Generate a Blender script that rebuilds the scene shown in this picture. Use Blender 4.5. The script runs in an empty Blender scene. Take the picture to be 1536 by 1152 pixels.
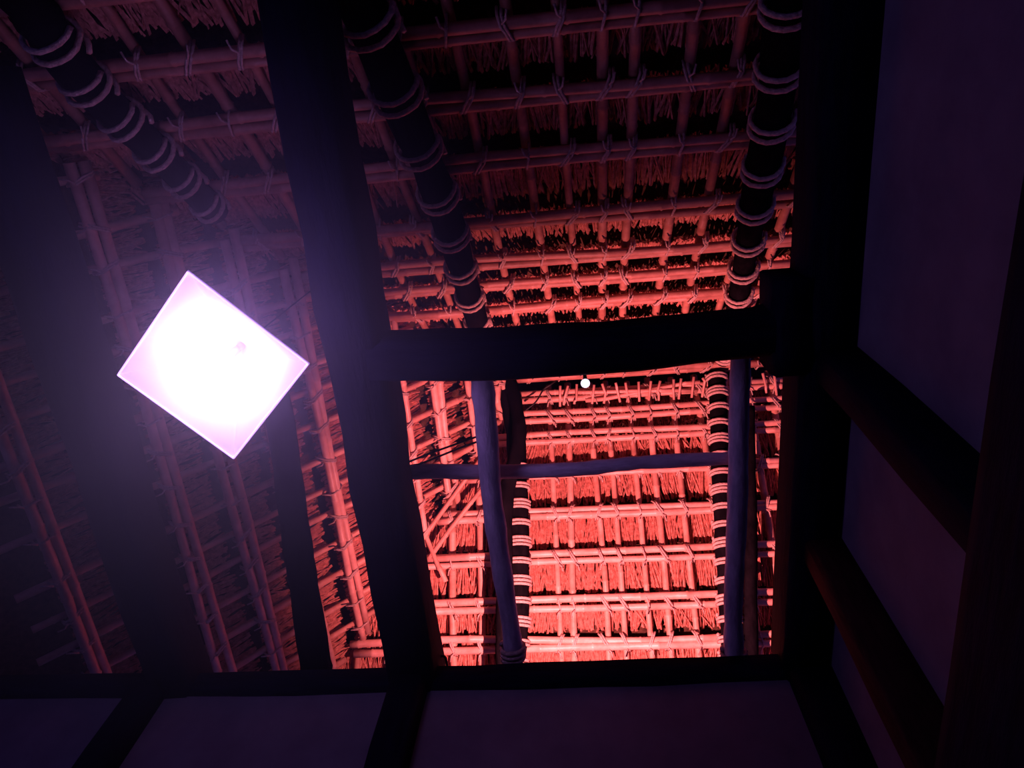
import bpy, math, random
import numpy as np
from mathutils import Vector, Matrix

random.seed(7)
rng = np.random.default_rng(11)
C = bpy.context.scene.collection
sc = bpy.context.scene

# ------------------------------------------------------------------ camera
# Measurements are in units U of 4.2 m, taken from a lens 1.2 m above the floor.
U = 4.2
EYE = 1.2
F = 1120.0
CX, CY = 768.0, 576.0


def _n(v):
    return v / np.linalg.norm(v)


_up = _n(np.array([850.0 - CX, 130.0 - CY, F]))
_fw = np.array([1050.0 - CX, 3360.0 - CY, F])
_fw = _n(_fw - _up * (_fw @ _up))
_rt = np.cross(_fw, _up)
R = np.array([_rt, _fw, _up])


def W(x, y, z):
    return Vector((x * U, y * U, z * U + EYE))


def plane_at(px, py, n, d):
    """survey: where the line of sight through a photo pixel meets the plane n.p = d (units U)"""
    r = R @ np.array([px - CX, py - CY, F])
    return r * d / (np.array(n, float) @ r)


cam = bpy.data.cameras.new('camera')
cam.sensor_width = 36.0
cam.lens = 36.0 * F / 1536.0
cam.clip_start = 0.02
camo = bpy.data.objects.new('camera', cam)
C.objects.link(camo)
m = Matrix((tuple(R[:, 0]), tuple(-R[:, 1]), tuple(-R[:, 2]))).transposed().to_4x4()
m.translation = Vector((0, 0, EYE))
camo.matrix_world = m
sc.camera = camo

# ------------------------------------------------------------------ world, exposure
sc.view_settings.view_transform = 'Standard'
sc.view_settings.look = 'None'
sc.view_settings.exposure = 0.0
sc.view_settings.gamma = 1.0
sc.view_settings.use_curve_mapping = False
world = bpy.data.worlds.new('night')
sc.world = world
world.use_nodes = True
world.node_tree.nodes['Background'].inputs[0].default_value = (0.10, 0.07, 0.42, 1)
world.node_tree.nodes['Background'].inputs[1].default_value = 0.30

# ------------------------------------------------------------------ lights of the place
LAMP_COL = (0.56, 0.30, 1.0)
FLOOD_POS = (-0.045, 0.655, 0.690)


def light(name, kind, pos, col, power, size):
    l = bpy.data.lights.new(name, kind)
    l.color = col
    l.energy = power
    l.shadow_soft_size = size
    o = bpy.data.objects.new(name, l)
    C.objects.link(o)
    o.location = W(*pos)
    return o


flood = light('floodlight_beam', 'SPOT', FLOOD_POS, (1.0, 0.235, 0.255), 730.0, 0.006)
flood.data.spot_size = math.radians(144)
flood.data.spot_blend = 0.75
flood.rotation_euler = Vector((0.15, 0.12, 0.95)).to_track_quat('-Z', 'Y').to_euler()

LAMP_Z = 0.50
LAMP_XY = (-0.272, 0.174)


# ------------------------------------------------------------------ helpers
def obj(name, verts, faces, mat, parent=None, smooth=True, origin=None):
    me = bpy.data.meshes.new(name)
    verts = np.asarray(verts, float)
    if origin is None:
        origin = verts.mean(axis=0) if parent is None else np.zeros(3)
    origin = np.asarray(origin, float)
    me.from_pydata((verts - origin).tolist(), [], faces)
    me.polygons.foreach_set('use_smooth', [smooth] * len(me.polygons))
    me.materials.append(mat)
    me.update()
    o = bpy.data.objects.new(name, me)
    C.objects.link(o)
    o.location = origin
    if parent is not None:
        o.parent = parent
        o.location = origin - np.array(parent.location)
    return o


def share(name, me, parent, M):
    o = bpy.data.objects.new(name, me)
    C.objects.link(o)
    o.parent = parent
    M = M.copy()
    M.translation = M.translation - parent.location
    o.matrix_local = M
    return o


def tag(o, label, cat, group=None, kind=None):
    o['label'] = label
    o['category'] = cat
    if group:
        o['group'] = group
    if kind:
        o['kind'] = kind
    return o


def struct(o, label=None):
    o['kind'] = 'structure'
    if label:
        o['label'] = label
    return o


def ring_tube(pts, rad, sides=10, cap=True, cross=None, up=None):
    """verts, faces of a tube through pts; cross = list of (a, b) multipliers instead of a circle"""
    P = [np.array(p, float) for p in pts]
    n = len(P)
    rad = [rad] * n if np.isscalar(rad) else list(rad)
    if cross is None:
        cross = [(math.cos(2 * math.pi * k / sides), math.sin(2 * math.pi * k / sides)) for k in range(sides)]
    sides = len(cross)
    V, Fc = [], []
    u0 = np.array(up if up is not None else (0, 0, 1), float)
    prev = None
    for i in range(n):
        t = _n(P[min(i + 1, n - 1)] - P[max(i - 1, 0)])
        a = (u0 if prev is None else prev)
        if abs(a @ t) > 0.97 and prev is None:
            a = np.array((1.0, 0, 0))
        a = _n(a - t * (a @ t))
        prev = a
        b = np.cross(t, a)
        for ca, cb in cross:
            V.append(P[i] + (b * ca + a * cb) * rad[i])
    for i in range(n - 1):
        for k in range(sides):
            k2 = (k + 1) % sides
            Fc.append((i * sides + k, i * sides + k2, (i + 1) * sides + k2, (i + 1) * sides + k))
    if cap:
        Fc.append(tuple(range(sides))[::-1])
        Fc.append(tuple((n - 1) * sides + k for k in range(sides)))
    return V, Fc


def join(*parts):
    V, Fc = [], []
    for v, f in parts:
        o = len(V)
        V += list(v)
        Fc += [tuple(i + o for i in q) for q in f]
    return V, Fc


def wp(p):
    return np.array(W(*p))


def timber(a, b, w, h, seg=9, wob=0.004, bow=(0, 0, 0), taper=1.0, seed=0):
    """squared, hand-hewn beam with worn arrises from a to b (U); w across, h along up"""
    r = np.random.default_rng(seed)
    a, b = np.array(a, float), np.array(b, float)
    pts, V = [], []
    t = _n(b - a)
    up = np.array((0, 0, 1.0)) if abs(t[2]) < 0.8 else np.array((0, 1.0, 0))
    up = _n(up - t * (up @ t))
    side = np.cross(t, up)
    cr = [(0.5, 0.36), (0.5, -0.36), (0.40, -0.5), (-0.40, -0.5), (-0.5, -0.36), (-0.5, 0.36), (-0.40, 0.5), (0.40, 0.5)]
    Fc = []
    for i in range(seg + 1):
        s = i / seg
        p = a + (b - a) * s + np.array(bow) * (4 * s * (1 - s)) + (side * r.normal() + up * r.normal()) * wob * 0.25
        k = 1 + (taper - 1) * s
        for ca, cb in cr:
            q = p + side * ca * w * k + up * cb * h * k + (side * r.normal() + up * r.normal()) * wob * 0.15
            V.append(wp(q))
    for i in range(seg):
        for k in range(8):
            k2 = (k + 1) % 8
            Fc.append((i * 8 + k, i * 8 + k2, (i + 1) * 8 + k2, (i + 1) * 8 + k))
    Fc.append(tuple(range(8))[::-1])
    Fc.append(tuple(seg * 8 + k for k in range(8)))
    return V, Fc


def log(pts, r0, r1, sub=5, seed=0, knots=True):
    """round log through surveyed points, slightly crooked, tapering r0 to r1 (U)"""
    r = np.random.default_rng(seed)
    P = [np.array(p, float) for p in pts]
    out = []
    n = len(P)
    for i in range(n - 1):
        p0, p1, p2, p3 = P[max(i - 1, 0)], P[i], P[i + 1], P[min(i + 2, n - 1)]
        for j in range(sub):
            t = j / sub
            out.append(0.5 * ((2 * p1) + (p2 - p0) * t + (2 * p0 - 5 * p1 + 4 * p2 - p3) * t * t + (3 * p1 - p0 - 3 * p2 + p3) * t ** 3))
    out.append(P[-1])
    m_ = len(out)
    rad = [(r0 + (r1 - r0) * i / (m_ - 1)) * (1 + 0.05 * r.normal()) * U for i in range(m_)]
    return ring_tube([wp(p) for p in out], rad, 14)


def bamboo(a, b, r, seed=0, step=0.075, sides=8):
    """bamboo culm from a to b (U) with node rings and a slight bend"""
    q = np.random.default_rng(seed)
    a, b = np.array(a, float), np.array(b, float)
    L = np.linalg.norm(b - a)
    s = q.uniform(0.01, step)
    st = [(0.0, 1.0)]
    while s < L - 0.006:
        st += [(s - 0.0022, 0.95), (s, 1.13), (s + 0.0022, 0.95)]
        s += step * q.uniform(0.75, 1.25)
    st.append((L, 1.0))
    st.sort()
    bend = q.normal(size=3) * 0.0022
    pts, rad = [], []
    for d, k in st:
        t = d / L
        pts.append(wp(a + (b - a) * t + bend * math.sin(math.pi * t * 2.3 + seed)))
        rad.append(r * k * U * (1.06 - 0.12 * t))
    return ring_tube(pts, rad, sides)


# ------------------------------------------------------------------ materials
def mat(name, c1, c2, scale=6.0, stretch=(1, 1, 1), rough=0.75, bump=0.3, detail=6, spec=0.3, c3=None):
    mt = bpy.data.materials.new(name)
    mt.use_nodes = True
    nt = mt.node_tree
    bs = nt.nodes['Principled BSDF']
    tc = nt.nodes.new('ShaderNodeTexCoord')
    mp = nt.nodes.new('ShaderNodeMapping')
    mp.inputs['Scale'].default_value = stretch
    nz = nt.nodes.new('ShaderNodeTexNoise')
    nz.inputs['Scale'].default_value = scale
    nz.inputs['Detail'].default_value = detail
    nz.inputs['Roughness'].default_value = 0.65
    rp = nt.nodes.new('ShaderNodeValToRGB')
    rp.color_ramp.elements[0].position = 0.3
    rp.color_ramp.elements[0].color = (*c1, 1)
    rp.color_ramp.elements[1].position = 0.7
    rp.color_ramp.elements[1].color = (*c2, 1)
    if c3:
        e = rp.color_ramp.elements.new(0.5)
        e.color = (*c3, 1)
    bp = nt.nodes.new('ShaderNodeBump')
    bp.inputs['Strength'].default_value = bump
    bp.inputs['Distance'].default_value = 0.02
    nt.links.new(tc.outputs['Object'], mp.inputs['Vector'])
    nt.links.new(mp.outputs[0], nz.inputs['Vector'])
    nt.links.new(nz.outputs['Fac'], rp.inputs[0])
    nt.links.new(rp.outputs[0], bs.inputs['Base Color'])
    nt.links.new(nz.outputs['Fac'], bp.inputs['Height'])
    nt.links.new(bp.outputs[0], bs.inputs['Normal'])
    bs.inputs['Roughness'].default_value = rough
    bs.inputs['Specular IOR Level'].default_value = spec
    return mt


M_beam = mat('smoked timber', (0.0025, 0.0035, 0.009), (0.007, 0.009, 0.026), 5, (6, 1, 6), 0.85, 0.4, spec=0.03)
M_beamx = mat('smoked timber across', (0.0025, 0.0035, 0.009), (0.007, 0.009, 0.026), 5, (1, 6, 6), 0.85, 0.4, spec=0.03)
M_post = mat('smoked post timber', (0.0025, 0.0035, 0.009), (0.007, 0.008, 0.021), 5, (6, 6, 1), 0.85, 0.3, spec=0.03)
M_rafter = mat('sooty rafter log', (0.002, 0.002, 0.003), (0.007, 0.006, 0.009), 8, (2, 1, 1), 0.9, 0.4, spec=0.0)
M_log = mat('grey peeled log', (0.34, 0.31, 0.40), (0.72, 0.66, 0.76), 7, (3, 1, 3), 0.6, 0.6)
M_logx = mat('grey peeled log across', (0.34, 0.31, 0.40), (0.72, 0.66, 0.76), 7, (1, 4, 4), 0.6, 0.6)
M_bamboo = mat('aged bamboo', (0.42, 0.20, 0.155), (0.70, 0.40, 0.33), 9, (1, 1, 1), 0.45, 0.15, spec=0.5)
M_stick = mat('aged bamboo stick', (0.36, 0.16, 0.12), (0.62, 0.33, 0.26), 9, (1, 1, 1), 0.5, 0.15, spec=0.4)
M_thatch = mat('reed thatch', (0.24, 0.085, 0.06), (0.70, 0.32, 0.25), 40, (1, 1, 1), 0.85, 0.5, 8, 0.15, c3=(0.48, 0.20, 0.155))
M_deep = mat('shaded thatch depth', (0.02, 0.010, 0.008), (0.10, 0.05, 0.035), 30, (1, 1, 1), 0.95, 0.6, 8, 0.05)  # dark backing: shade of the gaps between courses put into its colour
M_bamboo_dim = mat('shaded bamboo', (0.25, 0.105, 0.08), (0.48, 0.235, 0.185), 9, (1, 1, 1), 0.5, 0.15, spec=0.35)  # darker bamboo copy: dimness of the near slope put into its colour
M_stick_dim = mat('shaded bamboo stick', (0.22, 0.085, 0.06), (0.42, 0.20, 0.15), 9, (1, 1, 1), 0.55, 0.15, spec=0.3)  # stick copy darkened likewise for the weaker light on the near slope
M_rope = mat('straw rope', (0.32, 0.22, 0.19), (0.60, 0.44, 0.40), 60, (1, 1, 1), 0.85, 0.6, 4, 0.15)
M_plaster = mat('clay plaster', (0.105, 0.098, 0.125), (0.170, 0.158, 0.19), 3, (1, 1, 1), 0.95, 0.25, 10, 0.1)
M_floor = mat('floor boards', (0.03, 0.025, 0.025), (0.07, 0.055, 0.05), 4, (1, 8, 1), 0.6, 0.2)
M_wire = mat('black cable', (0.006, 0.006, 0.007), (0.012, 0.012, 0.014), 20, rough=0.5, bump=0.0)
M_metal = mat('black enamel', (0.010, 0.010, 0.012), (0.02, 0.02, 0.022), 20, rough=0.4, bump=0.05)


def emit(name, col, s):
    mt = bpy.data.materials.new(name)
    mt.use_nodes = True
    bs = mt.node_tree.nodes['Principled BSDF']
    bs.inputs['Base Color'].default_value = (0.9, 0.9, 0.9, 1)
    bs.inputs['Emission Color'].default_value = (*col, 1)
    bs.inputs['Emission Strength'].default_value = s
    return mt


def shade_material(glow, through):
    mt = bpy.data.materials.new('white paper shade')
    mt.use_nodes = True
    nt = mt.node_tree
    nt.nodes.clear()
    out = nt.nodes.new('ShaderNodeOutputMaterial')
    d = nt.nodes.new('ShaderNodeBsdfDiffuse')
    t = nt.nodes.new('ShaderNodeBsdfTranslucent')
    e = nt.nodes.new('ShaderNodeEmission')
    nz = nt.nodes.new('ShaderNodeTexNoise')
    nz.inputs['Scale'].default_value = 40
    rp = nt.nodes.new('ShaderNodeValToRGB')
    rp.color_ramp.elements[0].color = (0.80, 0.79, 0.80, 1)
    rp.color_ramp.elements[1].color = (0.92, 0.91, 0.92, 1)
    nt.links.new(nz.outputs['Fac'], rp.inputs[0])
    nt.links.new(rp.outputs[0], d.inputs[0])
    nt.links.new(rp.outputs[0], t.inputs[0])
    mx = nt.nodes.new('ShaderNodeMixShader')
    mx.inputs[0].default_value = through
    ad = nt.nodes.new('ShaderNodeAddShader')
    e.inputs[0].default_value = (*LAMP_COL, 1)
    e.inputs[1].default_value = glow
    nt.links.new(d.outputs[0], mx.inputs[1])
    nt.links.new(t.outputs[0], mx.inputs[2])
    nt.links.new(mx.outputs[0], ad.inputs[0])
    nt.links.new(e.outputs[0], ad.inputs[1])
    nt.links.new(ad.outputs[0], out.inputs[0])
    return mt


M_shade = shade_material(0.5, 0.0)
M_shade_out = shade_material(6.0, 0.4)   # outer sheet, unseen from below; extra glow added to light logs and roof
M_bulb = emit('frosted bulb glow', (0.80, 0.54, 1.0), 95.0)
M_globe = emit('white night bulb glow', (1.0, 0.72, 0.95), 1.6)

# ------------------------------------------------------------------ room shell
ZB = 0.62          # underside of the tie beams
XR = 0.203         # inner faces of the right-hand posts
XP = 0.232         # plaster of the right-hand wall
YF = 0.583         # inner face of the far plate
YP = 0.592         # plaster of the far wall


def boxv(x0, x1, y0, y1, z0, z1):
    V = [wp((x, y, z)) for z in (z0, z1) for y in (y0, y1) for x in (x0, x1)]
    Fc = [(0, 2, 3, 1), (4, 5, 7, 6), (0, 1, 5, 4), (2, 6, 7, 3), (0, 4, 6, 2), (1, 3, 7, 5)]
    return V, Fc


ZF = -EYE / U
struct(obj('floor', *boxv(-1.15, 0.45, -0.45, 0.64, ZF - 0.02, ZF), M_floor, smooth=False))
struct(obj('wall_far', *boxv(-1.15, 0.26, YP, YP + 0.03, ZF, 0.632), M_plaster, smooth=False), 'clay plaster wall below the far plate')
struct(obj('wall_right', *boxv(XP, XP + 0.03, -0.45, YP, ZF, 0.632), M_plaster, smooth=False), 'clay plaster wall beside the right-hand posts')

# ------------------------------------------------------------------ the thatched roof
XE, KH = -0.12, 1.13
ZR, YR = 1.367, 0.533
XR_END = 0.40
S2 = math.sqrt(0.5)


def hipx(z):
    return XE + (z - ZR) / KH


def far_pt(x, u, off=0.0):      # u: drop below the ridge; off: towards the room
    return (x, YR + u - off * S2, ZR - u - off * S2)


def near_pt(x, u, off=0.0):
    return (x, YR - u + off * S2, ZR - u - off * S2)


_hl = math.hypot(KH, 1)


def hip_pt(y, z, off=0.0):
    return (hipx(z) + off * KH / _hl, y, z - off / _hl)


R_ROD = 0.0064
R_STK = 0.0062
OFF_ROD, OFF_STK, OFF_TH = 0.006, -0.008, -0.023

far_u = [0.024, 0.054, 0.085, 0.133, 0.187, 0.244, 0.300, 0.346, 0.402, 0.46, 0.51]
near_u = [0.023, 0.095, 0.156, 0.217, 0.267, 0.316, 0.381, 0.463, 0.532, 0.593, 0.655, 0.71]
U_FAR, U_NEAR = 0.56, 0.745
hip_z = [1.318, 1.262, 1.206, 1.150, 1.092, 1.034, 0.976, 0.918, 0.860, 0.802, 0.744]


def far_left(u):
    return hipx(ZR - u)


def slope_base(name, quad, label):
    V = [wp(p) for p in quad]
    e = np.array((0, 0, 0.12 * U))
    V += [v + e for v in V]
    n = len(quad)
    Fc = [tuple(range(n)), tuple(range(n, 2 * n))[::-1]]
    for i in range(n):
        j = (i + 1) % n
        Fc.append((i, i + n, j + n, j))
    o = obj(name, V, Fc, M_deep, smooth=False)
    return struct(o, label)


B = -0.043
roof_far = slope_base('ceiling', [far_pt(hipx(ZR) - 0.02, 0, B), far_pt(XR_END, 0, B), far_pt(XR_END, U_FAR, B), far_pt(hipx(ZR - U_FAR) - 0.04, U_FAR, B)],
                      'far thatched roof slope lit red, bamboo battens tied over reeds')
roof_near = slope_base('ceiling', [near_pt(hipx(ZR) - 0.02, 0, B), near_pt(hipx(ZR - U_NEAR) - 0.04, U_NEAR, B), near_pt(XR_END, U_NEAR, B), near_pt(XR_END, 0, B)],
                       'dim thatched roof slope overhead with rows of bamboo battens above the crossbeam')
zlo = 0.60
_hb = []
for (y, z) in [(YR + 0.02, ZR - 0.0), (YR + ZR - zlo + 0.05, zlo), (YR - (ZR - zlo) - 0.05, zlo), (YR - 0.02, ZR - 0.0)]:
    _hb.append(hip_pt(y, z, B))
roof_hip = slope_base('ceiling', _hb, 'thatched hip end behind the lit pendant lamp, battens running away')


def reeds(name, parent, n, place, length, seed, width=0.0017, start=-0.004, gap=0.0165):
    """one course of thatch: n separate reed stalks laid up the slope, ragged at the ends (one mesh)"""
    q = np.random.default_rng(seed)
    V, Fc = [], []
    for i in range(n):
        s = (i + q.uniform(-0.6, 0.6)) / n
        w = width * q.uniform(0.6, 1.35)
        lo = (start + q.uniform(-0.003, 0.003)) / length
        hi = 1 - (gap - q.uniform(-0.0035, 0.0035) + (0.004 if q.random() < 0.15 else 0)) / length
        skew = q.normal() * 0.006
        d = q.uniform(-0.0025, 0.0025)
        a, b = lo * length, hi * length
        dip0, dip1 = 0.001 + d, -0.005 + d * 1.3
        o = len(V)
        for (t, off, sk) in ((a, dip0, -skew), (b, dip1 + q.normal() * 0.002, skew)):
            for (dx, do) in ((-w, -w * 0.5), (0, w), (w, -w * 0.5)):
                V.append(wp(place(s, dx + sk, t, off + do)))
        Fc += [(o, o + 3, o + 4, o + 1), (o + 1, o + 4, o + 5, o + 2), (o + 3, o + 5, o + 4)]
    ob = obj(name, V, Fc, M_thatch, parent, smooth=False)
    ob['kind'] = 'stuff'
    return ob


tie_meshes = []
for k in range(4):
    q = np.random.default_rng(50 + k)
    sk = [0.006, -0.006, 0.003, 0.009][k]
    parts = []
    for d in ((-0.0016, 0.0016), (-0.0016, 0.0018), (0.0,), (-0.002, 0.002))[k]:
        pts = []
        for (t, h) in ((-0.0150, -0.012), (-0.0138, -0.001), (-0.008, 0.0070), (0.0, 0.0066), (0.008, 0.0070), (0.0138, -0.001), (0.0150, -0.012)):
            pts.append(np.array((d + sk * t / 0.0150 + q.normal() * 0.0003, t, h)) * U)
        parts.append(ring_tube(pts, 0.0016 * U, 5))
    # loose end of the straw cord
    e0 = np.array((sk * 0.6, 0.012, 0.0078)) * U
    parts.append(ring_tube([e0, e0 + np.array((0.004 * (1 if k % 2 else -1), 0.005, 0.001)) * U, e0 + np.array((0.006 * (1 if k % 2 else -1), 0.013, -0.003)) * U], 0.0012 * U, 4))
    V, Fc = join(*parts)
    me = bpy.data.meshes.new('rope_tie')
    me.from_pydata([tuple(v) for v in V], [], Fc)
    me.polygons.foreach_set('use_smooth', [True] * len(me.polygons))
    me.materials.append(M_rope)
    tie_meshes.append(me)


def frame(x, t, n, o):
    M = Matrix((tuple(x), tuple(t), tuple(n))).transposed().to_4x4()
    M.translation = Vector(o)
    return M


PAIR = 0.0049      # half distance of the two culms of a batten


def build_slope(parent, pt, rows, u_end, xs_fn, tdir, ndir, seed, mb, ms):
    q = np.random.default_rng(seed)
    # sticks up the slope under the battens
    for x in xs_fn(q):
        # start where the stick leaves the hip
        u0 = 0.004
        if x < XE:
            u0 = (XE - x) * KH + 0.002
        if u0 > u_end - 0.05:
            continue
        dx = q.normal() * 0.006
        V, Fc = bamboo(pt(x, u0, OFF_STK), pt(x + dx, u_end, OFF_STK), R_STK * q.uniform(0.8, 1.15), int(q.integers(1e6)), 0.11, 7)
        obj('bamboo_stick', V, Fc, ms, parent)
        for u in rows:
            if u < u0 + 0.01 or u > u_end - 0.02:
                continue
            s = (u - u0) / (u_end - u0)
            p = wp(pt(x + dx * s + q.normal() * 0.001, u, OFF_ROD))
            share('rope_tie', tie_meshes[int(q.integers(4))], parent, frame((1, 0, 0), tdir, ndir, p))
    # battens: two culms side by side
    for i, u in enumerate(rows):
        xl = hipx(ZR - u)
        for sgn in (-1, 1):
            uu = u + sgn * PAIR
            off = OFF_ROD + q.normal() * 0.0008
            V, Fc = bamboo(pt(xl + q.uniform(-0.01, 0.012), uu, off), pt(XR_END - q.uniform(0, 0.02), uu + q.normal() * 0.002, off), R_ROD * q.uniform(0.9, 1.1), int(q.integers(1e6)), 0.10, 9)
            obj('bamboo_batten', V, Fc, mb, parent)


def xs_far(q):
    # surveyed sticks between the two rafters, then the rest at the same spacing
    xs = [-0.150, -0.072, -0.035, 0.012, 0.040, 0.082, 0.122, 0.165, 0.212, 0.262, 0.306, 0.350, 0.39]
    xs += [-0.205, -0.26, -0.315, -0.37, -0.425, -0.48, -0.54]
    return xs


def xs_near(q):
    xs = [-0.105, -0.048, -0.004, 0.034, 0.072, 0.125, 0.172, 0.225, 0.272, 0.325, 0.372]
    xs += [-0.155, -0.21, -0.262, -0.315, -0.365, -0.42, -0.47, -0.53, -0.585, -0.64]
    return xs


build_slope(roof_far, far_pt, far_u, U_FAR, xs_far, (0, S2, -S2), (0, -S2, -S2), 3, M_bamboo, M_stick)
build_slope(roof_near, near_pt, near_u, U_NEAR, xs_near, (0, -S2, -S2), (0, S2, -S2), 4, M_bamboo_dim, M_stick_dim)

# thatch courses, downhill of each batten on the far slope, uphill on the near slope
for i, u in enumerate(far_u + [U_FAR]):
    un = (far_u + [U_FAR, U_FAR + 0.06])[i + 1]
    L = un - u
    xl, xr = hipx(ZR - u) - L * 0.6, XR_END
    reeds('thatch_course', roof_far, int((xr - xl) / 0.0017), lambda s, dx, t, off, u=u, xl=xl, xr=xr: far_pt(xl + (xr - xl) * s + dx, u + t, OFF_TH + off + 0.004), L, 100 + i)
for i, u in enumerate(near_u):
    up_ = near_u[i - 1] if i else 0.0
    L = u - up_
    xl, xr = hipx(ZR - u) - 0.02, XR_END
    reeds('thatch_course', roof_near, int((xr - xl) / 0.0018), lambda s, dx, t, off, u=u, xl=xl, xr=xr: near_pt(xl + (xr - xl) * s + dx, u - t, OFF_TH + off + 0.007), L, 200 + i, start=0.006, gap=0.014)

# hip end
q = np.random.default_rng(9)
for i, z in enumerate(hip_z):
    y0, y1 = YR - (ZR - z), YR + (ZR - z)
    for sgn in (-1, 1):
        zz = z + sgn * PAIR * 1.05
        V, Fc = bamboo(hip_pt(y0 + q.uniform(-0.01, 0.01), zz, OFF_ROD), hip_pt(y1 + q.uniform(-0.01, 0.01), zz + q.normal() * 0.002, OFF_ROD), R_ROD * q.uniform(0.9, 1.1), int(q.integers(1e6)), 0.10, 9)
        obj('bamboo_batten', V, Fc, M_bamboo, roof_hip)
    zt = hip_z[i - 1] if i else 1.36
    L = (zt - z)
    n = max(6, int((y1 - y0) / 0.0018))
    reeds('thatch_course', roof_hip, n, lambda s, dx, t, off, z=z, y0=y0, y1=y1: hip_pt(y0 - 0.03 + (y1 - y0 + 0.06) * s + dx, z + t, OFF_TH + off + 0.004), L, 300 + i)
hn = np.array((KH, 0, -1.0)) / _hl
hd = np.array((-1.0, 0, -KH)) / _hl
y = -0.10
while y < 1.12:
    top = ZR - abs(y - YR) - 0.004
    if top > 0.76:
        V, Fc = bamboo(hip_pt(y, top, OFF_STK), hip_pt(y + q.normal() * 0.006, 0.705, OFF_STK), R_STK * q.uniform(0.75, 1.05), int(q.integers(1e6)), 0.11, 7)
        obj('bamboo_stick', V, Fc, M_stick, roof_hip)
        for z in hip_z:
            if z < top - 0.01:
                share('rope_tie', tie_meshes[int(q.integers(4))], roof_hip, frame((0, 1, 0), hd, hn, wp(hip_pt(y, z, OFF_ROD))))
    y += 0.052 * q.uniform(0.85, 1.2)
# thin diagonal poles crossing in the valley between hip and far slope, and the crossed poles at the ridge
for (a, b) in ((far_pt(-0.30, 0.24, 0.014), far_pt(-0.17, 0.125, 0.016)), (far_pt(-0.33, 0.235, 0.02), far_pt(-0.19, 0.10, 0.02)),
               (far_pt(-0.27, 0.27, 0.012), far_pt(-0.315, 0.20, 0.016))):
    V, Fc = bamboo(a, b, 0.0045, int(q.integers(1e6)), 0.08, 7)
    obj('diagonal_pole', V, Fc, M_stick, roof_hip)
for (a, b) in (((-0.02, YR + 0.012, ZR - 0.036), (0.21, YR + 0.022, ZR - 0.040)), ((0.0, YR + 0.030, ZR - 0.042), (0.215, YR + 0.006, ZR - 0.037))):
    V, Fc = bamboo(a, b, 0.0042, int(q.integers(1e6)), 0.08, 7)
    obj('ridge_pole', V, Fc, M_bamboo, roof_far)
for x in np.arange(-0.05, 0.36, 0.021):
    x += q.normal() * 0.003
    V, Fc = bamboo((x, YR - 0.004, ZR - 0.042), (x + q.normal() * 0.004, YR + 0.034, ZR - 0.048), 0.0025, int(q.integers(1e6)), 0.08, 6)
    obj('ridge_stick', V, Fc, M_bamboo, roof_far)


# ------------------------------------------------------------------ rafters of round logs, bound with rope to the battens
def coil(center, t, r, n, seed, gap=0.0062):
    q = np.random.default_rng(seed)
    t = _n(np.array(t, float))
    a = _n(np.cross(t, (0, 0, 1.0) if abs(t[2]) < 0.9 else (1.0, 0, 0)))
    b = np.cross(t, a)
    pts = []
    N = 16
    turns = n
    for i in range(N * turns + 1):
        ph = 2 * math.pi * i / N
        s = (i / N - turns / 2) * gap
        pts.append(wp(np.array(center) + (a * math.cos(ph) + b * math.sin(ph)) * r * (1.04 + 0.015 * q.normal()) + t * (s + 0.0015 * math.sin(ph))))
    return ring_tube(pts, 0.0028 * U, 5)


def rafter(pts, r0, r1, label, binds, seed, gap=0.0062):
    V, Fc = log(pts, r0, r1, 5, seed)
    o = obj('rafter_log', V, Fc, M_rafter, origin=wp(pts[0]))
    tag(o, label, 'rafter', kind='thing')
    P = [np.array(p, float) for p in pts]
    L = np.cumsum([0] + [np.linalg.norm(P[i + 1] - P[i]) for i in range(len(P) - 1)])
    q = np.random.default_rng(seed)
    for (s, n) in binds:
        d = s * L[-1]
        i = min(int(np.searchsorted(L, d, 'right')) - 1, len(P) - 2)
        t = (d - L[i]) / (L[i + 1] - L[i])
        c = P[i] + (P[i + 1] - P[i]) * t
        rr = r0 + (r1 - r0) * s
        v, f = coil(c, P[i + 1] - P[i], rr + 0.002, n, int(q.integers(1e6)), gap)
        obj('rope_binding', v, f, M_rope, o)
    return o


farp, nearp = ((0, 1, 1), 1.9), ((0, -1, 1), 0.834)


def on_far(px, py, off=0.03):
    return plane_at(px, py, (0, 1, 1), 1.9 - off / S2)


def on_near(px, py, off=0.03):
    return plane_at(px, py, (0, -1, 1), 0.834 - off / S2)


def even(a, b, n, turns):
    return [(a + (b - a) * i / (n - 1), turns[i % len(turns)]) for i in range(n)]


rafter([on_near(505, -70, 0.036), on_near(540, 0, 0.036), on_near(608, 170, 0.036), on_near(665, 310, 0.035), on_near(712, 470, 0.033), on_near(742, 560, 0.028)], 0.024, 0.015,
       'thick black rafter log with pale rope coils, between crossbeam and top of frame', even(0.08, 0.95, 10, [2]), 21, 0.015)
rafter([on_near(1205, -70, 0.034), on_near(1184, 0, 0.034), on_near(1160, 170, 0.034), on_near(1128, 330, 0.034), on_near(1103, 470, 0.03), on_near(1085, 540, 0.026)], 0.021, 0.014,
       'black rope-bound rafter log on the near slope beside the right wall plate', even(0.06, 0.97, 11, [2]), 22, 0.013)
rafter([on_near(10, -40, 0.034), on_near(70, 45, 0.034), on_near(130, 125, 0.034), on_near(232, 225, 0.033), on_near(325, 320, 0.03)], 0.022, 0.016,
       'black rafter log with pale rope coils above and left of the pendant lamp', even(0.2, 0.95, 6, [2]), 23, 0.014)
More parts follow.
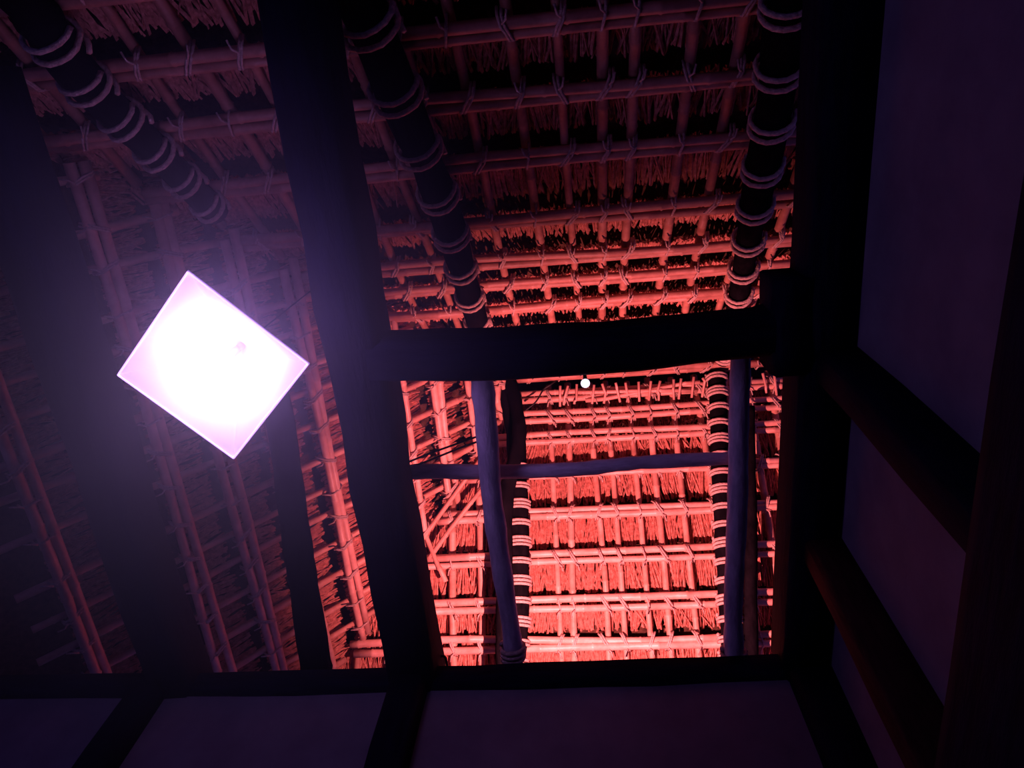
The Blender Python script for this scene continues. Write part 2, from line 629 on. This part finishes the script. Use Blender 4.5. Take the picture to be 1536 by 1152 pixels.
rafter([on_far(768, 1010, 0.030), on_far(775, 930, 0.032), on_far(777, 830, 0.034), on_far(776, 740, 0.034), on_far(773, 650, 0.032), on_far(757, 575, 0.028)], 0.0215, 0.017,
       'black rafter log with striped rope coils on the lit red slope, behind the crooked log', even(0.03, 0.66, 11, [3, 2, 3, 2]), 24)
rafter([on_far(1098, 1010, 0.030), on_far(1093, 900, 0.032), on_far(1086, 790, 0.034), on_far(1080, 690, 0.034), on_far(1078, 620, 0.032), on_far(1074, 560, 0.028)], 0.017, 0.016,
       'black rafter log with striped rope coils on the lit slope, right of the bare battens', even(0.04, 0.98, 17, [3, 2, 2]), 25)

# ------------------------------------------------------------------ tie beams, plates and posts
o = obj('tie_beam', *timber((-0.208, -0.085, ZB + 0.032), (-0.208, 0.66, ZB + 0.032), 0.052, 0.064, 12, 0.006, seed=1), M_beam)
tag(o, 'broad dark tie beam passing just right of the pendant lamp', 'beam', kind='thing')
o = obj('tie_beam', *timber((-0.492, -0.06, ZB + 0.030), (-0.484, 0.66, ZB + 0.030), 0.046, 0.06, 12, 0.006, seed=2), M_beam)
tag(o, 'dark tie beam passing left of the pendant lamp', 'beam', kind='thing')
# bowed crossbeam from the broad tie beam to the right wall plate
P = [plane_at(556, 579, (0, 0, 1), ZB), plane_at(760, 577, (0, 0, 1), ZB), plane_at(960, 562, (0, 0, 1), ZB), plane_at(1135, 541, (0, 0, 1), ZB), plane_at(1215, 530, (0, 0, 1), ZB)]
V, Fc = [], []
wid = [0.040, 0.042, 0.040, 0.038, 0.042]
hei = [0.052, 0.050, 0.048, 0.044, 0.05]
cr = [(0.5, 0.30), (0.5, -0.30), (0.36, -0.5), (-0.36, -0.5), (-0.5, -0.30), (-0.5, 0.30), (-0.36, 0.5), (0.36, 0.5)]
NS = 16
for i in range(NS + 1):
    s = i / NS * 4
    k = min(int(s), 3)
    t = s - k
    p = P[k] * (1 - t) + P[k + 1] * t
    w = wid[k] * (1 - t) + wid[k + 1] * t
    h = hei[k] * (1 - t) + hei[k + 1] * t
    for ca, cb in cr:
        V.append(wp((p[0], p[1] - w / 2 - ca * w + rng.normal() * 0.0005, p[2] + h / 2 + cb * h + rng.normal() * 0.0005)))
for i in range(NS):
    for k in range(8):
        k2 = (k + 1) % 8
        Fc.append((i * 8 + k, (i + 1) * 8 + k, (i + 1) * 8 + k2, i * 8 + k2))
Fc += [tuple(range(8)), tuple(NS * 8 + k for k in range(8))[::-1]]
cb_o = obj('crossbeam', V, Fc, M_beamx)
tag(cb_o, 'bowed dark crossbeam between the broad tie beam and the right wall plate', 'beam', kind='thing')
o = obj('bracket_block', *timber((0.180, 0.168, ZB + 0.030), (0.180, 0.252, ZB + 0.026), 0.036, 0.056, 5, 0.003, seed=5), M_beam)
tag(o, 'squared dark block where the crossbeam meets the right wall plate', 'block', kind='thing')
o = obj('wall_plate', *timber((0.218, -0.30, ZB + 0.034), (0.208, 0.60, ZB + 0.034), 0.046, 0.068, 10, 0.003, seed=6), M_beam)
tag(o, 'dark wall plate along the top of the right plaster wall', 'beam', kind='thing')
o = obj('wall_plate', *timber((-0.92, YF + 0.050, ZB + 0.022), (0.25, YF + 0.050, ZB + 0.022), 0.10, 0.034, 18, 0.003, bow=(0, 0, -0.0075), seed=7), M_beamx)
tag(o, 'black wall plate along the top of the far wall below the lit thatch', 'beam', kind='thing')


M_post_redlit = mat('red-lit post timber', (0.020, 0.009, 0.008), (0.060, 0.024, 0.020), 5, (6, 6, 1), 0.85, 0.3, spec=0.03)  # post timber with the red light on its inner face put into colour


def post(x0, x1, y0, y1, z0, z1, label, seed, material=None):
    o = obj('post', *timber(((x0 + x1) / 2, (y0 + y1) / 2, z0), ((x0 + x1) / 2, (y0 + y1) / 2, z1), x1 - x0, y1 - y0, 10, 0.002, seed=seed), material or M_post)
    return tag(o, label, 'post', kind='thing')


post(-0.524, -0.488, YF - 0.012, YF + 0.025, ZF, ZB, 'dark post on the far wall under the tie beam left of the lamp', 31)
post(-0.228, -0.190, YF - 0.014, YF + 0.025, ZF, ZB, 'dark post on the far wall under the broad tie beam', 32)
post(XR - 0.012, XP + 0.004, YF - 0.010, YF + 0.025, ZF, ZB, 'dark corner post where far wall and right wall meet', 33)
post(XR - 0.006, XP + 0.006, 0.420, 0.446, ZF, ZB, 'dark post on the right wall nearest the corner post, red light put into its colour', 34, M_post_redlit)
post(XR - 0.004, XP + 0.006, 0.226, 0.258, ZF, ZB, 'dark post on the right wall under the crossbeam end', 35)
o = obj('lintel_rail', *timber((XR - 0.004, -0.30, 0.292), (XR - 0.004, YF, 0.292), 0.03, 0.086, 10, 0.002, seed=36), M_beam)
tag(o, 'deep dark horizontal rail across the posts low on the right wall', 'rail', kind='thing')


# ------------------------------------------------------------------ loose round logs above the tie beams
def tie_log(name, pts, r0, r1, label, material, seed, binds=()):
    V, Fc = log(pts, r0, r1, 6, seed)
    o = obj(name, V, Fc, material, origin=wp(pts[0]))
    tag(o, label, 'log', kind='thing')
    P = [np.array(p, float) for p in pts]
    for (i, t, n) in binds:
        c = P[i] + (P[i + 1] - P[i]) * t
        rr = r0 + (r1 - r0) * (i + t) / (len(P) - 1)
        v, f = coil(c, P[i + 1] - P[i], rr + 0.0015, n, seed + i, 0.006)
        obj('rope_binding', v, f, M_rope, o)
    return o


def at_z(px, py, z):
    return plane_at(px, py, (0, 0, 1), z)


tie_log('round_log', [at_z(771, 1004, 0.667), at_z(768, 955, 0.670), at_z(752, 850, 0.675), at_z(737, 740, 0.678), at_z(731, 660, 0.680), at_z(722, 560, 0.682), at_z(714, 505, 0.683)], 0.0105, 0.0115,
        'crooked grey log left of the striped rafter, rope wrapped at its foot', M_log, 41, [(0, 0.55, 3)])
tie_log('round_log', [at_z(1101, 990, 0.662), at_z(1100, 900, 0.668), at_z(1106, 760, 0.674), at_z(1108, 640, 0.678), at_z(1111, 540, 0.680), at_z(1112, 500, 0.681)], 0.0105, 0.0095,
        'straight grey log in front of the rafter at the right of the lit slope', M_log, 42, [(0, 0.05, 3)])
tie_log('round_log', [at_z(560, 712, 0.700), at_z(640, 707, 0.700), at_z(730, 708, 0.702), at_z(860, 704, 0.700), at_z(960, 694, 0.697), at_z(1100, 687, 0.698)], 0.0085, 0.0070,
        'slender grey log lying across the lit slope from tie beam to right rafter', M_logx, 43)
tie_log('round_log', [at_z(475, 1005, 0.67), at_z(459, 900, 0.675), at_z(441, 780, 0.68), at_z(425, 660, 0.685), at_z(405, 540, 0.69)], 0.0175, 0.013,
        'thick black log between the pendant lamp and the broad tie beam', M_rafter, 44)


tie_log('round_log', [on_far(757, 1006, 0.085), on_far(757, 930, 0.085), on_far(757, 830, 0.085), on_far(760, 740, 0.08), on_far(779, 650, 0.07), on_far(765, 570, 0.045)], 0.0150, 0.0125,  # upper end shaped to hide the red-lit top of the striped rafter
        'black bare log leaning close against the striped rafter on its left, upper end shaped to hide the red-lit rafter top', M_rafter, 45)
rafter([on_far(1127, 1010, 0.034), on_far(1126, 900, 0.034), on_far(1127, 790, 0.034), on_far(1126, 690, 0.036), on_far(1126, 610, 0.040)], 0.0115, 0.008,  # log added where the thatch only lies in shadow
       'added black log standing in for shadow right of the straight grey log', [], 26)


# ------------------------------------------------------------------ pendant lamp
def cam_square(h):
    return [at_z(185, 567, h), at_z(276, 403, h), at_z(455, 540, h), at_z(355, 692, h)]


sq = [np.array(p) for p in cam_square(LAMP_Z)]
ctr = sum(sq) / 4
apex_z = LAMP_Z + 0.055
ang = math.atan2(sq[2][1] - sq[1][1], sq[2][0] - sq[1][0])
half = sum(np.linalg.norm(sq[(i + 1) % 4] - sq[i]) for i in range(4)) / 8
lamp = bpy.data.objects.new('pendant_lamp', None)
C.objects.link(lamp)
lamp.location = W(ctr[0], ctr[1], LAMP_Z)
tag(lamp, 'glowing white square pyramid pendant lamp hanging left of the broad tie beam', 'lamp')
th = 0.0035
cs, sn = math.cos(ang), math.sin(ang)


def lp(a, b, z):
    return wp((ctr[0] + cs * a - sn * b, ctr[1] + sn * a + cs * b, z))


corn = [(-1, -1), (1, -1), (1, 1), (-1, 1)]
tp = 0.04
shv, shf = [], []
rings = [(half, LAMP_Z), (half * 0.55, LAMP_Z + 0.0255), (half * tp, apex_z), (half * tp + 0.002, apex_z + 0.003), (half * 0.55 + 0.003, LAMP_Z + 0.0285), (half + 0.001, LAMP_Z + 0.001)]
for h, z in rings:
    for a, b in corn:
        shv.append(lp(a * h, b * h, z))
for i in range(6):
    j = (i + 1) % 6
    for k in range(4):
        k2 = (k + 1) % 4
        shf.append((i * 4 + k, i * 4 + k2, j * 4 + k2, j * 4 + k))
sho = obj('lamp_shade', shv, shf, M_shade, lamp, smooth=False)
sho.data.materials.append(M_shade_out)
for i, pl in enumerate(sho.data.polygons):
    if i // 4 in (3, 4):
        pl.material_index = 1
M_rimglow = shade_material(3.0, 0.0)
M_rim = mat('pale shade rim', (0.72, 0.70, 0.74), (0.82, 0.80, 0.84), 20, rough=0.6, bump=0.05)
for k in range(4):
    a, b = corn[k], corn[(k + 1) % 4]
    V, Fc = ring_tube([lp(a[0] * half, a[1] * half, LAMP_Z - 0.0005), lp(b[0] * half, b[1] * half, LAMP_Z - 0.0005)], 0.0007 * U, 6)
    obj('shade_rim', V, Fc, M_rimglow, lamp)
# socket, bulb, cord
s0 = lp(0, 0, apex_z + 0.006)
obj('lamp_socket', *ring_tube([lp(0, 0, apex_z - 0.010), lp(0, 0, apex_z), lp(0, 0, apex_z + 0.006), lp(0, 0, apex_z + 0.014)], [0.011, 0.013, 0.013, 0.006], 12), M_rim, lamp)


def sphere(c, r, nu=14, nv=9, zs=1.0):
    V = [c + np.array((0, 0, -r * zs))]
    for i in range(1, nv):
        a = -math.pi / 2 + math.pi * i / nv
        for k in range(nu):
            b = 2 * math.pi * k / nu
            V.append(c + r * np.array((math.cos(a) * math.cos(b), math.cos(a) * math.sin(b), math.sin(a) * zs)))
    V.append(c + np.array((0, 0, r * zs)))
    Fc = []
    for k in range(nu):
        k2 = (k + 1) % nu
        Fc.append((0, 1 + k2, 1 + k))
        for i in range(nv - 2):
            Fc.append((1 + i * nu + k, 1 + i * nu + k2, 1 + (i + 1) * nu + k2, 1 + (i + 1) * nu + k))
        Fc.append((len(V) - 1, 1 + (nv - 2) * nu + k, 1 + (nv - 2) * nu + k2))
    return V, Fc


bz = LAMP_Z + 0.017
obj('lamp_bulb', *sphere(lp(0, 0, bz), 0.036, zs=1.15), M_bulb, lamp)
obj('bulb_neck', *ring_tube([lp(0, 0, bz + 0.008), lp(0, 0, bz + 0.014), lp(0, 0, apex_z - 0.008)], [0.026, 0.014, 0.011], 10), M_rim, lamp)
obj('lamp_cord', *ring_tube([lp(0, 0, apex_z + 0.012), lp(0, 0, 0.75), lp(0, 0, 1.005)], 0.003, 6), M_wire, lamp)

# haze volume added around the lamp to stand in for lens glow
def glow_volume():
    mt = bpy.data.materials.new('lens glow haze')
    mt.use_nodes = True
    nt = mt.node_tree
    nt.nodes.clear()
    out = nt.nodes.new('ShaderNodeOutputMaterial')
    vs = nt.nodes.new('ShaderNodeVolumeScatter')
    vs.inputs['Color'].default_value = (0.9, 0.9, 0.9, 1)
    tc = nt.nodes.new('ShaderNodeTexCoord')
    ln = nt.nodes.new('ShaderNodeVectorMath')
    ln.operation = 'LENGTH'
    mr = nt.nodes.new('ShaderNodeMapRange')
    mr.interpolation_type = 'SMOOTHSTEP'
    mr.inputs['From Min'].default_value = 0.15
    mr.inputs['From Max'].default_value = GLOW_R
    mr.inputs['To Min'].default_value = 1.0
    mr.inputs['To Max'].default_value = 0.0
    nz = nt.nodes.new('ShaderNodeTexNoise')
    nz.inputs['Scale'].default_value = 1.3
    nz.inputs['Detail'].default_value = 2
    mu = nt.nodes.new('ShaderNodeMath')
    mu.operation = 'MULTIPLY'
    m2 = nt.nodes.new('ShaderNodeMath')
    m2.operation = 'MULTIPLY'
    m2.inputs[1].default_value = GLOW_D
    nt.links.new(tc.outputs['Object'], ln.inputs[0])
    nt.links.new(ln.outputs['Value'], mr.inputs['Value'])
    nt.links.new(tc.outputs['Object'], nz.inputs['Vector'])
    nt.links.new(mr.outputs[0], mu.inputs[0])
    nt.links.new(nz.outputs['Fac'], mu.inputs[1])
    nt.links.new(mu.outputs[0], m2.inputs[0])
    nt.links.new(m2.outputs[0], vs.inputs['Density'])
    nt.links.new(vs.outputs[0], out.inputs['Volume'])
    return mt


GLOW_R, GLOW_D = 1.32, 0.72
sx, sy, sz = LAMP_XY[0] - 0.01, LAMP_XY[1] + 0.01, LAMP_Z + 0.02
hr = GLOW_R / U
hz = obj('lens_glow_haze', *boxv(sx - hr, sx + hr, sy - hr, sy + hr, sz - hr, sz + hr), glow_volume(), smooth=False, origin=wp((sx, sy, sz)))
tag(hz, 'added thin haze standing in for lens glow around the pendant lamp', 'haze', kind='stuff')

# ------------------------------------------------------------------ floodlight on the far plate, hidden behind its top edge
fl = bpy.data.objects.new('floodlight', None)
C.objects.link(fl)
fl.location = W(FLOOD_POS[0], FLOOD_POS[1], ZB + 0.029)
tag(fl, 'small black floodlight standing on the far wall plate, shining up the thatch', 'lamp')
fx, fy, fz = FLOOD_POS
fz0 = ZB + 0.029
obj('lamp_base', *boxv(fx - 0.012, fx + 0.012, fy - 0.008, fy + 0.008, fz0, fz0 + 0.003), M_metal, fl, smooth=False)
obj('lamp_housing', *ring_tube([wp((fx, fy, fz0 + 0.003)), wp((fx, fy, fz0 + 0.006)), wp((fx, fy, fz0 + 0.014))], [0.02, 0.034, 0.036], 12), M_metal, fl)

# small round bulb hanging beyond the crossbeam
g = plane_at(878, 575, (0, 0, 1), 0.632)
gb = bpy.data.objects.new('globe_bulb', None)
C.objects.link(gb)
gb.location = W(g[0], g[1], 0.632)
tag(gb, 'small round white bulb beside the crossbeam, below the ridge', 'bulb')
gc = wp(g)
gr = 0.0042 * U
obj('glass_globe', *sphere(gc, gr), M_globe, gb)
obj('bulb_socket', *ring_tube([gc + np.array((0, 0, gr * 0.8)), gc + np.array((0, 0, gr * 1.9)), gc + np.array((0, -0.03, gr * 3.0))], [0.009, 0.009, 0.005], 8), M_metal, gb)


# ------------------------------------------------------------------ cables
def cable(pts, r, label, seed=0):
    V, Fc = [], []
    P = [np.array(p, float) for p in pts]
    out = []
    n = len(P)
    for i in range(n - 1):
        p0, p1, p2, p3 = P[max(i - 1, 0)], P[i], P[i + 1], P[min(i + 2, n - 1)]
        for j in range(6):
            t = j / 6
            out.append(0.5 * ((2 * p1) + (p2 - p0) * t + (2 * p0 - 5 * p1 + 4 * p2 - p3) * t * t + (3 * p1 - p0 - 3 * p2 + p3) * t ** 3))
    out.append(P[-1])
    o = obj('cable', *ring_tube([wp(p) for p in out], r, 6), M_wire)
    return tag(o, label, 'cable')


cable([at_z(652, 1001, 0.655), at_z(654, 992, 0.660), at_z(660, 985, 0.664), at_z(667, 985, 0.664), at_z(670, 993, 0.66), at_z(671, 1003, 0.655)], 0.006,
      'short black cable loop on the far wall plate beside the broad tie beam')
cable([at_z(596, 700, 0.71), at_z(640, 682, 0.71), at_z(690, 664, 0.71), at_z(735, 648, 0.70)], 0.005, 'upper dark wire strung from the broad tie beam to the crooked log')
cable([at_z(596, 708, 0.70), at_z(640, 692, 0.70), at_z(690, 672, 0.70), at_z(735, 656, 0.695)], 0.005, 'lower dark wire strung from the broad tie beam to the crooked log')
cable([far_pt(-0.115, 0.05, 0.03), far_pt(-0.095, 0.04, 0.034), far_pt(-0.08, 0.022, 0.03), far_pt(-0.065, 0.016, 0.034), far_pt(-0.05, 0.006, 0.026)], 0.007,
      'tangled black cable under the ridge end above the crooked log')
